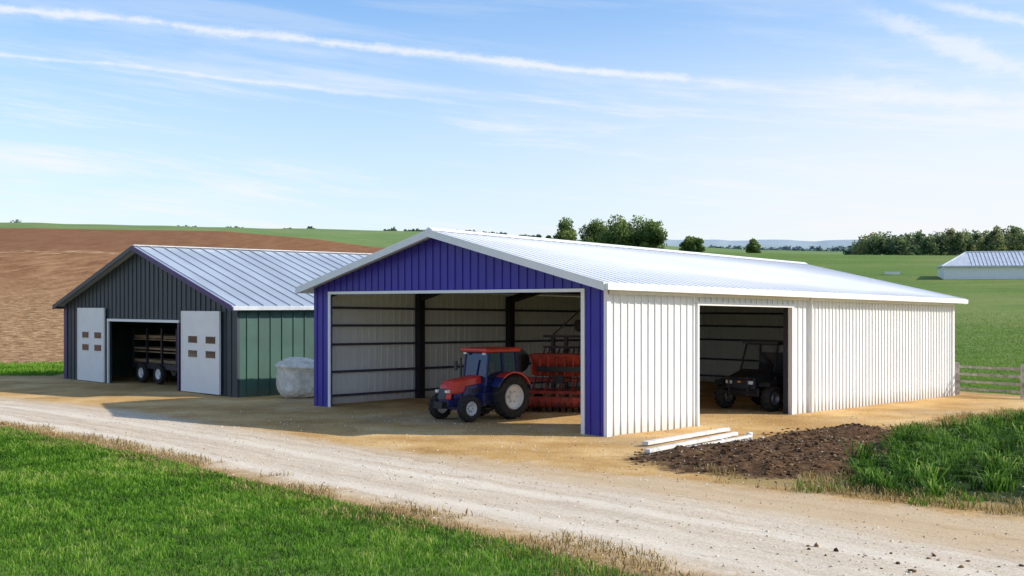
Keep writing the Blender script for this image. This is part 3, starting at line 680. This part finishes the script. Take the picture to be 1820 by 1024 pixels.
blades('dry_verge_grass',P2,.06+.28*rng.random(len(P2))**2.5,np.full(len(P2),.018),1.0,dry,rng.random(len(P2)))
P2,s=sample(VERGE,40000,6,26,22,48,-.4,99); sw=sdist(P2[:,0],P2[:,1],WEED); smd=sdist(P2[:,0],P2[:,1],MUD)
k=(sw<.4)&(smd<.1)&(P2[:,0]/P2[:,1]>.24)&(vnoise(P2[:,0]*.9,P2[:,1]*.9,37)>.62); P2=P2[k]
blades('low_green_weeds',P2,.06+.25*rng.random(len(P2)),np.full(len(P2),.025),1.2,lawnm,.2+.6*rng.random(len(P2)))
weedm=vmat('tall_grass_blade',[(0,(.012,.04,.004)),(.45,(.08,.19,.016)),(.8,(.21,.38,.045)),(1,(.46,.50,.17))],.6,.4)
ctr,_=sample(WEED,1900,6,30,20,44,.05); P2=np.repeat(ctr,26,0)+rng.normal(0,.11,(len(ctr)*26,2)); ch=np.repeat(.35+.65*rng.random(len(ctr))**.8,26)
blades('tall_grass',P2,ch*rng.uniform(.6,1.1,len(P2)),np.full(len(P2),.036),1.6,weedm,np.clip(np.repeat(.15+.7*rng.random(len(ctr)),26)+rng.normal(0,.16,len(P2)),0,1))
P2=np.stack([rng.uniform(-50,-24,70000),rng.uniform(58,92,70000)],-1); s=sdist(P2[:,0],P2[:,1],YARD); k=(s<-.2)&(s>-24)&(np.hypot(P2[:,0],P2[:,1])<88); P2=P2[k]
blades('rough_grass',P2,.1+.3*rng.random(len(P2))**2,np.full(len(P2),.05),1.0,lawnm,np.clip(.4+.6*vnoise(P2[:,0]/2,P2[:,1]/2,8),0,1))
P2=np.stack([rng.uniform(18,62,230000),rng.uniform(46,130,230000)],-1); s=sdist(P2[:,0],P2[:,1],YARD)
fade=np.clip((128-np.hypot(P2[:,0],P2[:,1]))/60,0,1); k=(s<-.1)&(P2[:,0]/P2[:,1]>.33)&(P2[:,0]/P2[:,1]<.6)&(rng.random(len(P2))<fade); P2=P2[k]
vt=vnoise(P2[:,0]/4.5,P2[:,1]/1.6,18)*.6+vnoise(P2[:,0]/.7,P2[:,1]/.7,19)*.4
blades('pasture_grass',P2,.05+.22*vt*rng.random(len(P2)),np.full(len(P2),.05),1.1,vmat('pasture_blade',[(0,(.05,.11,.012)),(.5,(.14,.27,.035)),(1,(.30,.40,.10))],.8,.4),np.clip(.15+.9*vt,0,1))

# ------------------------------------------------------------ trees
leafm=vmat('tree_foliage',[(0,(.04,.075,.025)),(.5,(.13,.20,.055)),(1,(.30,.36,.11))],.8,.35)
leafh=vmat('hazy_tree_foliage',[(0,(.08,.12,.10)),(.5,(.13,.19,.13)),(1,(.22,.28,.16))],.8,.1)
bark=pm('bark',(.11,.085,.06),.9,var=.3)
def crown(cx,cy,zb,h,w,nleaf,ls,tone,lo=.30):
    nl=13; L_=[]
    for k in range(nl):
        a=rng.uniform(0,2*math.pi); rr_=w*.5*.72*math.sqrt(rng.random()); lr=w*rng.uniform(.14,.25)
        top=.9-.35*(rr_/(w*.5))**2
        L_.append((cx+rr_*math.cos(a),cy+rr_*math.sin(a),zb+h*rng.uniform(lo,top-.08),lr,rng.normal(0,.16)))
    L_.append((cx,cy,zb+h*.80,w*.22,0)); L_.append((cx,cy,zb+h*.5,w*.32,-.1))
    ps=[];ts=[]
    per=nleaf//len(L_)
    for (x_,y_,z_,r_,tt) in L_:
        q=rng.normal(0,1,(per,3)); q/=np.linalg.norm(q,axis=1)[:,None]; q*=(rng.random(per)**.35)[:,None]
        q[:,2]*=min(1.0,h*.24/r_)
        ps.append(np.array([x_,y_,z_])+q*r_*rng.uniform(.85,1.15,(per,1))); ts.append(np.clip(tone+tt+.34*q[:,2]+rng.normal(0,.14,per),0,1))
    return np.concatenate(ps),np.concatenate(ts),ls
def leafmesh(name,ps,ts,ls,mat,parent):
    n=len(ps); a=rng.normal(0,1,(n,3)); a/=np.linalg.norm(a,axis=1)[:,None]; b3=rng.normal(0,1,(n,3)); b3-=a*(a*b3).sum(1)[:,None]; b3/=np.linalg.norm(b3,axis=1)[:,None]
    s_=(ls*rng.uniform(.5,1.2,n))[:,None]
    v=np.stack([ps-a*s_,ps+b3*s_*.6,ps+a*s_,ps-b3*s_*.6],1).reshape(-1,3)
    return rawmesh(name,v,quads=np.arange(n*4).reshape(-1,4),mats=[mat],attrs={'v':np.repeat(ts,4)},parent=parent)
def trunk(d,x,y,z,h,w):
    r=h*.03; d.cyl((x,y,z-.5),(x,y,z+h*.45),r,r*.6,8)
    for k in range(5):
        a=k*1.3+x; d.cyl((x,y,z+h*(.2+.05*k)),(x+math.cos(a)*w*.3,y+math.sin(a)*w*.3,z+h*(.5+.05*k)),r*.5,r*.15,6)
def tree(name,px,top,wpx,r=335,tone=.45,mat=None,nleaf=5600,lo=.25):
    x=(px-910)/F*r; z=tz(x,r); ztop=H+(HY-top)/F*r; h=ztop-z; w=wpx/F*r
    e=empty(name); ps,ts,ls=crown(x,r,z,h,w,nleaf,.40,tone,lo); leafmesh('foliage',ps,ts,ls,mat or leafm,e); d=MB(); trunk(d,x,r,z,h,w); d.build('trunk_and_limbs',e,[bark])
for px,top,wp,r in((1006,388,62,345),(1060,391,70,350),(1096,384,92,340),(1136,386,88,338),(1162,396,50,333),(1228,421,48,335),(1338,424,26,338),(975,417,18,350)):
    tree('broadleaf_tree',px,top,wp,r,tone=.35+.25*random.random(),lo=.10 if 1030<px<1170 else .2)
def mass(name,items,mat,ls,nleaf,trunks=True):
    e=empty(name); PS=[];TS=[]; d=MB()
    for (px,top,wp,r,tone) in items:
        x=(px-910)/F*r; z=tz(x,r); h=max(2.,H+(HY-top)/F*r-z); w=wp/F*r
        ps,ts,_=crown(x,r,z-h*.12,h*1.12,w,nleaf,ls,tone); PS.append(ps);TS.append(ts); trunk(d,x,r,z,h,w)
    leafmesh('foliage',np.concatenate(PS),np.concatenate(TS),ls,mat,e); d.build('trunks',e,[bark])
it=[]
for k in range(95):
    px=1528+k*6.2+random.uniform(-4,4); base=np.interp(px,[1525,1560,1650,1720,1820,2100],[420,406,401,396,391,391])
    r=random.uniform(335,440); it.append((px,base+random.uniform(-2,20),random.uniform(28,48),r,random.uniform(.1,.9)))
mass('distant_woodland',it,vmat('woodland_foliage',[(0,(.06,.10,.06)),(.4,(.13,.19,.08)),(.75,(.22,.27,.10)),(1,(.34,.32,.14))],.85,.35),.5,700)
it=[(30,389,28,700,.3),(18,393,14,700,.3),(1510,434,26,420,.35)]
for a_,b_ in((318,352),(405,432),(505,520),(548,560),(684,700),(720,850),(860,900),(925,960)):
    x_=a_
    while x_<b_: it.append((x_,np.interp(x_,[300,700,850,960],[401,404,410,416])+random.uniform(-1,4),random.uniform(9,16),705,random.uniform(.1,.5))); x_+=random.uniform(5,9)
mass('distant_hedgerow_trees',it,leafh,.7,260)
it=[]
for k in range(60): it.append((1170+k*7.5+random.uniform(-4,4),random.uniform(436,443),random.uniform(14,26),900,random.uniform(.3,.8)))
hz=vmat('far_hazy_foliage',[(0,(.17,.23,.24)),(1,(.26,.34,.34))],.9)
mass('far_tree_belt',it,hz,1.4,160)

# ------------------------------------------------------------ hip roof shed in the field
x0,d0,z0=hit(1678,497); sh=empty('field_shed',frame(x0,d0,(.97,-.243),(.243,.97),z0))
d=MB(); d.box(0,34,0,9,-2.5,2.0)
for k in range(60): d.box(.3+k*.56,.34+k*.56,-.03,.01,-.5,1.98)
d.build('walls',sh,[trimw])
d=MB(); e_=.4
V8=[(-e_,-e_,2.0),(34+e_,-e_,2.0),(34+e_,9+e_,2.0),(-e_,9+e_,2.0),(3.6,4.5,4.25),(30.4,4.5,4.25)]
d.add(V8,[(0,1,5,4),(1,2,5),(2,3,4,5),(3,0,4),(3,2,1,0)])
for k in range(48):
    xx=4+k*.56; d.hexa([(xx-.05,-e_,2.0),(xx+.05,-e_,2.0),(xx+.05,4.5,4.25),(xx-.05,4.5,4.25),(xx-.04,-e_,2.07),(xx+.04,-e_,2.07),(xx+.04,4.5,4.32),(xx-.04,4.5,4.32)])
d.box(-e_,34+e_,-e_-.1,-e_-.01,1.85,2.05)
d.cyl((-e_,-e_,2.03),(3.6,4.5,4.3),.08,n=6); d.cyl((3.6,4.5,4.3),(30.4,4.5,4.3),.1,n=6)
d.build('roof',sh,[pm('pale_roof',(.55,.58,.63),.5,var=.12)])
x0,d0,z0=hit(1585,488); wt=empty('water_trough',frame(x0,d0,(1,0),(0,1),z0)); d=MB(); d.hexa([(-1.2,-.3,0),(1.2,-.3,0),(1.2,.3,0),(-1.2,.3,0),(-1.4,-.4,.45),(1.4,-.4,.45),(1.4,.4,.45),(-1.4,.4,.45)]); d.box(-1.3,1.3,-.33,.33,.451,.46,1); d.build('trough',wt,[trimw,glass])

# ------------------------------------------------------------ sun, sky
sun=Vector((.994*math.cos(math.radians(30)),-.11*math.cos(math.radians(30)),.5)).normalized()
ld=bpy.data.lights.new('sun','SUN'); ld.energy=5.0; ld.angle=math.radians(.5); ld.color=(1,.92,.79)
lo=bpy.data.objects.new('sun',ld); S.collection.objects.link(lo); lo.rotation_euler=sun.to_track_quat('Z','Y').to_euler()
wd=bpy.data.worlds.new('World'); S.world=wd; wd.use_nodes=True; nt=wd.node_tree; g=NT(nt); bg=nt.nodes['Background']; bg.inputs['Strength'].default_value=.15
sky=g.new('ShaderNodeTexSky'); sky.sky_type='NISHITA'; sky.sun_disc=False; sky.sun_elevation=math.radians(30); sky.sun_rotation=math.atan2(sun.x,sun.y); sky.air_density=1.0; sky.dust_density=.6; sky.ozone_density=2.5
D=g.new('ShaderNodeTexCoord').outputs['Generated']; sp=g.new('ShaderNodeSeparateXYZ'); g.put(sp.inputs[0],D); dx,dy,dz=sp.outputs
cv=g.new('ShaderNodeCombineXYZ'); g.put(cv.inputs[0],g.m('MULTIPLY',dx,2.6)); g.put(cv.inputs[1],g.m('MULTIPLY',dy,2.6)); g.put(cv.inputs[2],g.m('ADD',g.m('MULTIPLY',dz,34),g.m('MULTIPLY',dx,3.2)))
ci=g.noise(cv.outputs[0],1.0,10,.66,.35)
cir=g.m('MULTIPLY',g.mr(ci,.43,.68),g.mr(dz,.23,.13,.22,.95))
haze=g.mr(dz,.25,.02,.02,.68,smooth=False)
side=g.m('MULTIPLY',g.mr(dx,-.15,.40),g.mr(dz,.25,.08,.08,.75))
wn=g.noise(g.scale(D,(30,30,60)),1,6,.75)
def trail(p,q,w,xa,xb,amt,rev=False):
    a=Vector(((p[0]-910)/F,1,(HY-p[1])/F)); b_=Vector(((q[0]-910)/F,1,(HY-q[1])/F)); n=a.cross(b_).normalized()
    vm=g.new('ShaderNodeVectorMath'); vm.operation='DOT_PRODUCT'; g.put(vm.inputs[0],D); vm.inputs[1].default_value=n
    dist=g.m('ADD',g.m('ABSOLUTE',g.m('ADD',vm.outputs['Value'],g.m('MULTIPLY',g.m('SUBTRACT',g.noise(g.scale(D,(6,6,6)),1,3),.5),.012))),g.m('MULTIPLY',g.m('SUBTRACT',wn,.5),w*3))
    k=g.m('MULTIPLY',g.mr(dist,w*-.2,w*1.1,1,0),g.mr(dx,xa,xb,amt,0) if not rev else g.mr(dx,xa,xb,0,amt))
    return g.m('MULTIPLY',k,g.mr(dy,0,.3))
tot=g.m('ADD',trail((0,14),(1480,170),.0044,.1,.31,.75),trail((0,98),(950,198),.0026,-.25,.08,.6))
tot=g.m('ADD',tot,trail((1530,15),(1790,115),.011,.25,.33,.6,True)); tot=g.m('ADD',tot,trail((1500,148),(1820,188),.012,.22,.32,.65,True)); tot=g.m('ADD',tot,trail((1640,0),(1820,42),.006,.3,.36,.6,True))
fac=g.m('SUBTRACT',1,g.m('MULTIPLY',g.m('MULTIPLY',g.m('SUBTRACT',1,haze),g.m('SUBTRACT',1,cir)),g.m('MULTIPLY',g.m('SUBTRACT',1,side),g.m('SUBTRACT',1,g.m('MINIMUM',tot,1)))),clamp=True)
skc=g.mix(sky.outputs[0],(1.02,1.24,1.44),1.0,'MULTIPLY')
g.put(bg.inputs['Color'],g.mix(skc,(6.25,6.35,6.55),fac))

# ------------------------------------------------------------ camera
cd=bpy.data.cameras.new('camera'); cam=bpy.data.objects.new('camera',cd); S.collection.objects.link(cam)
cam.location=(0,0,H); cam.rotation_euler=(math.radians(90),0,0); cd.sensor_width=36; cd.lens=F/1820*36; cd.shift_y=(HY-512)/1820; cd.clip_end=12000; cd.clip_start=.1
S.camera=cam
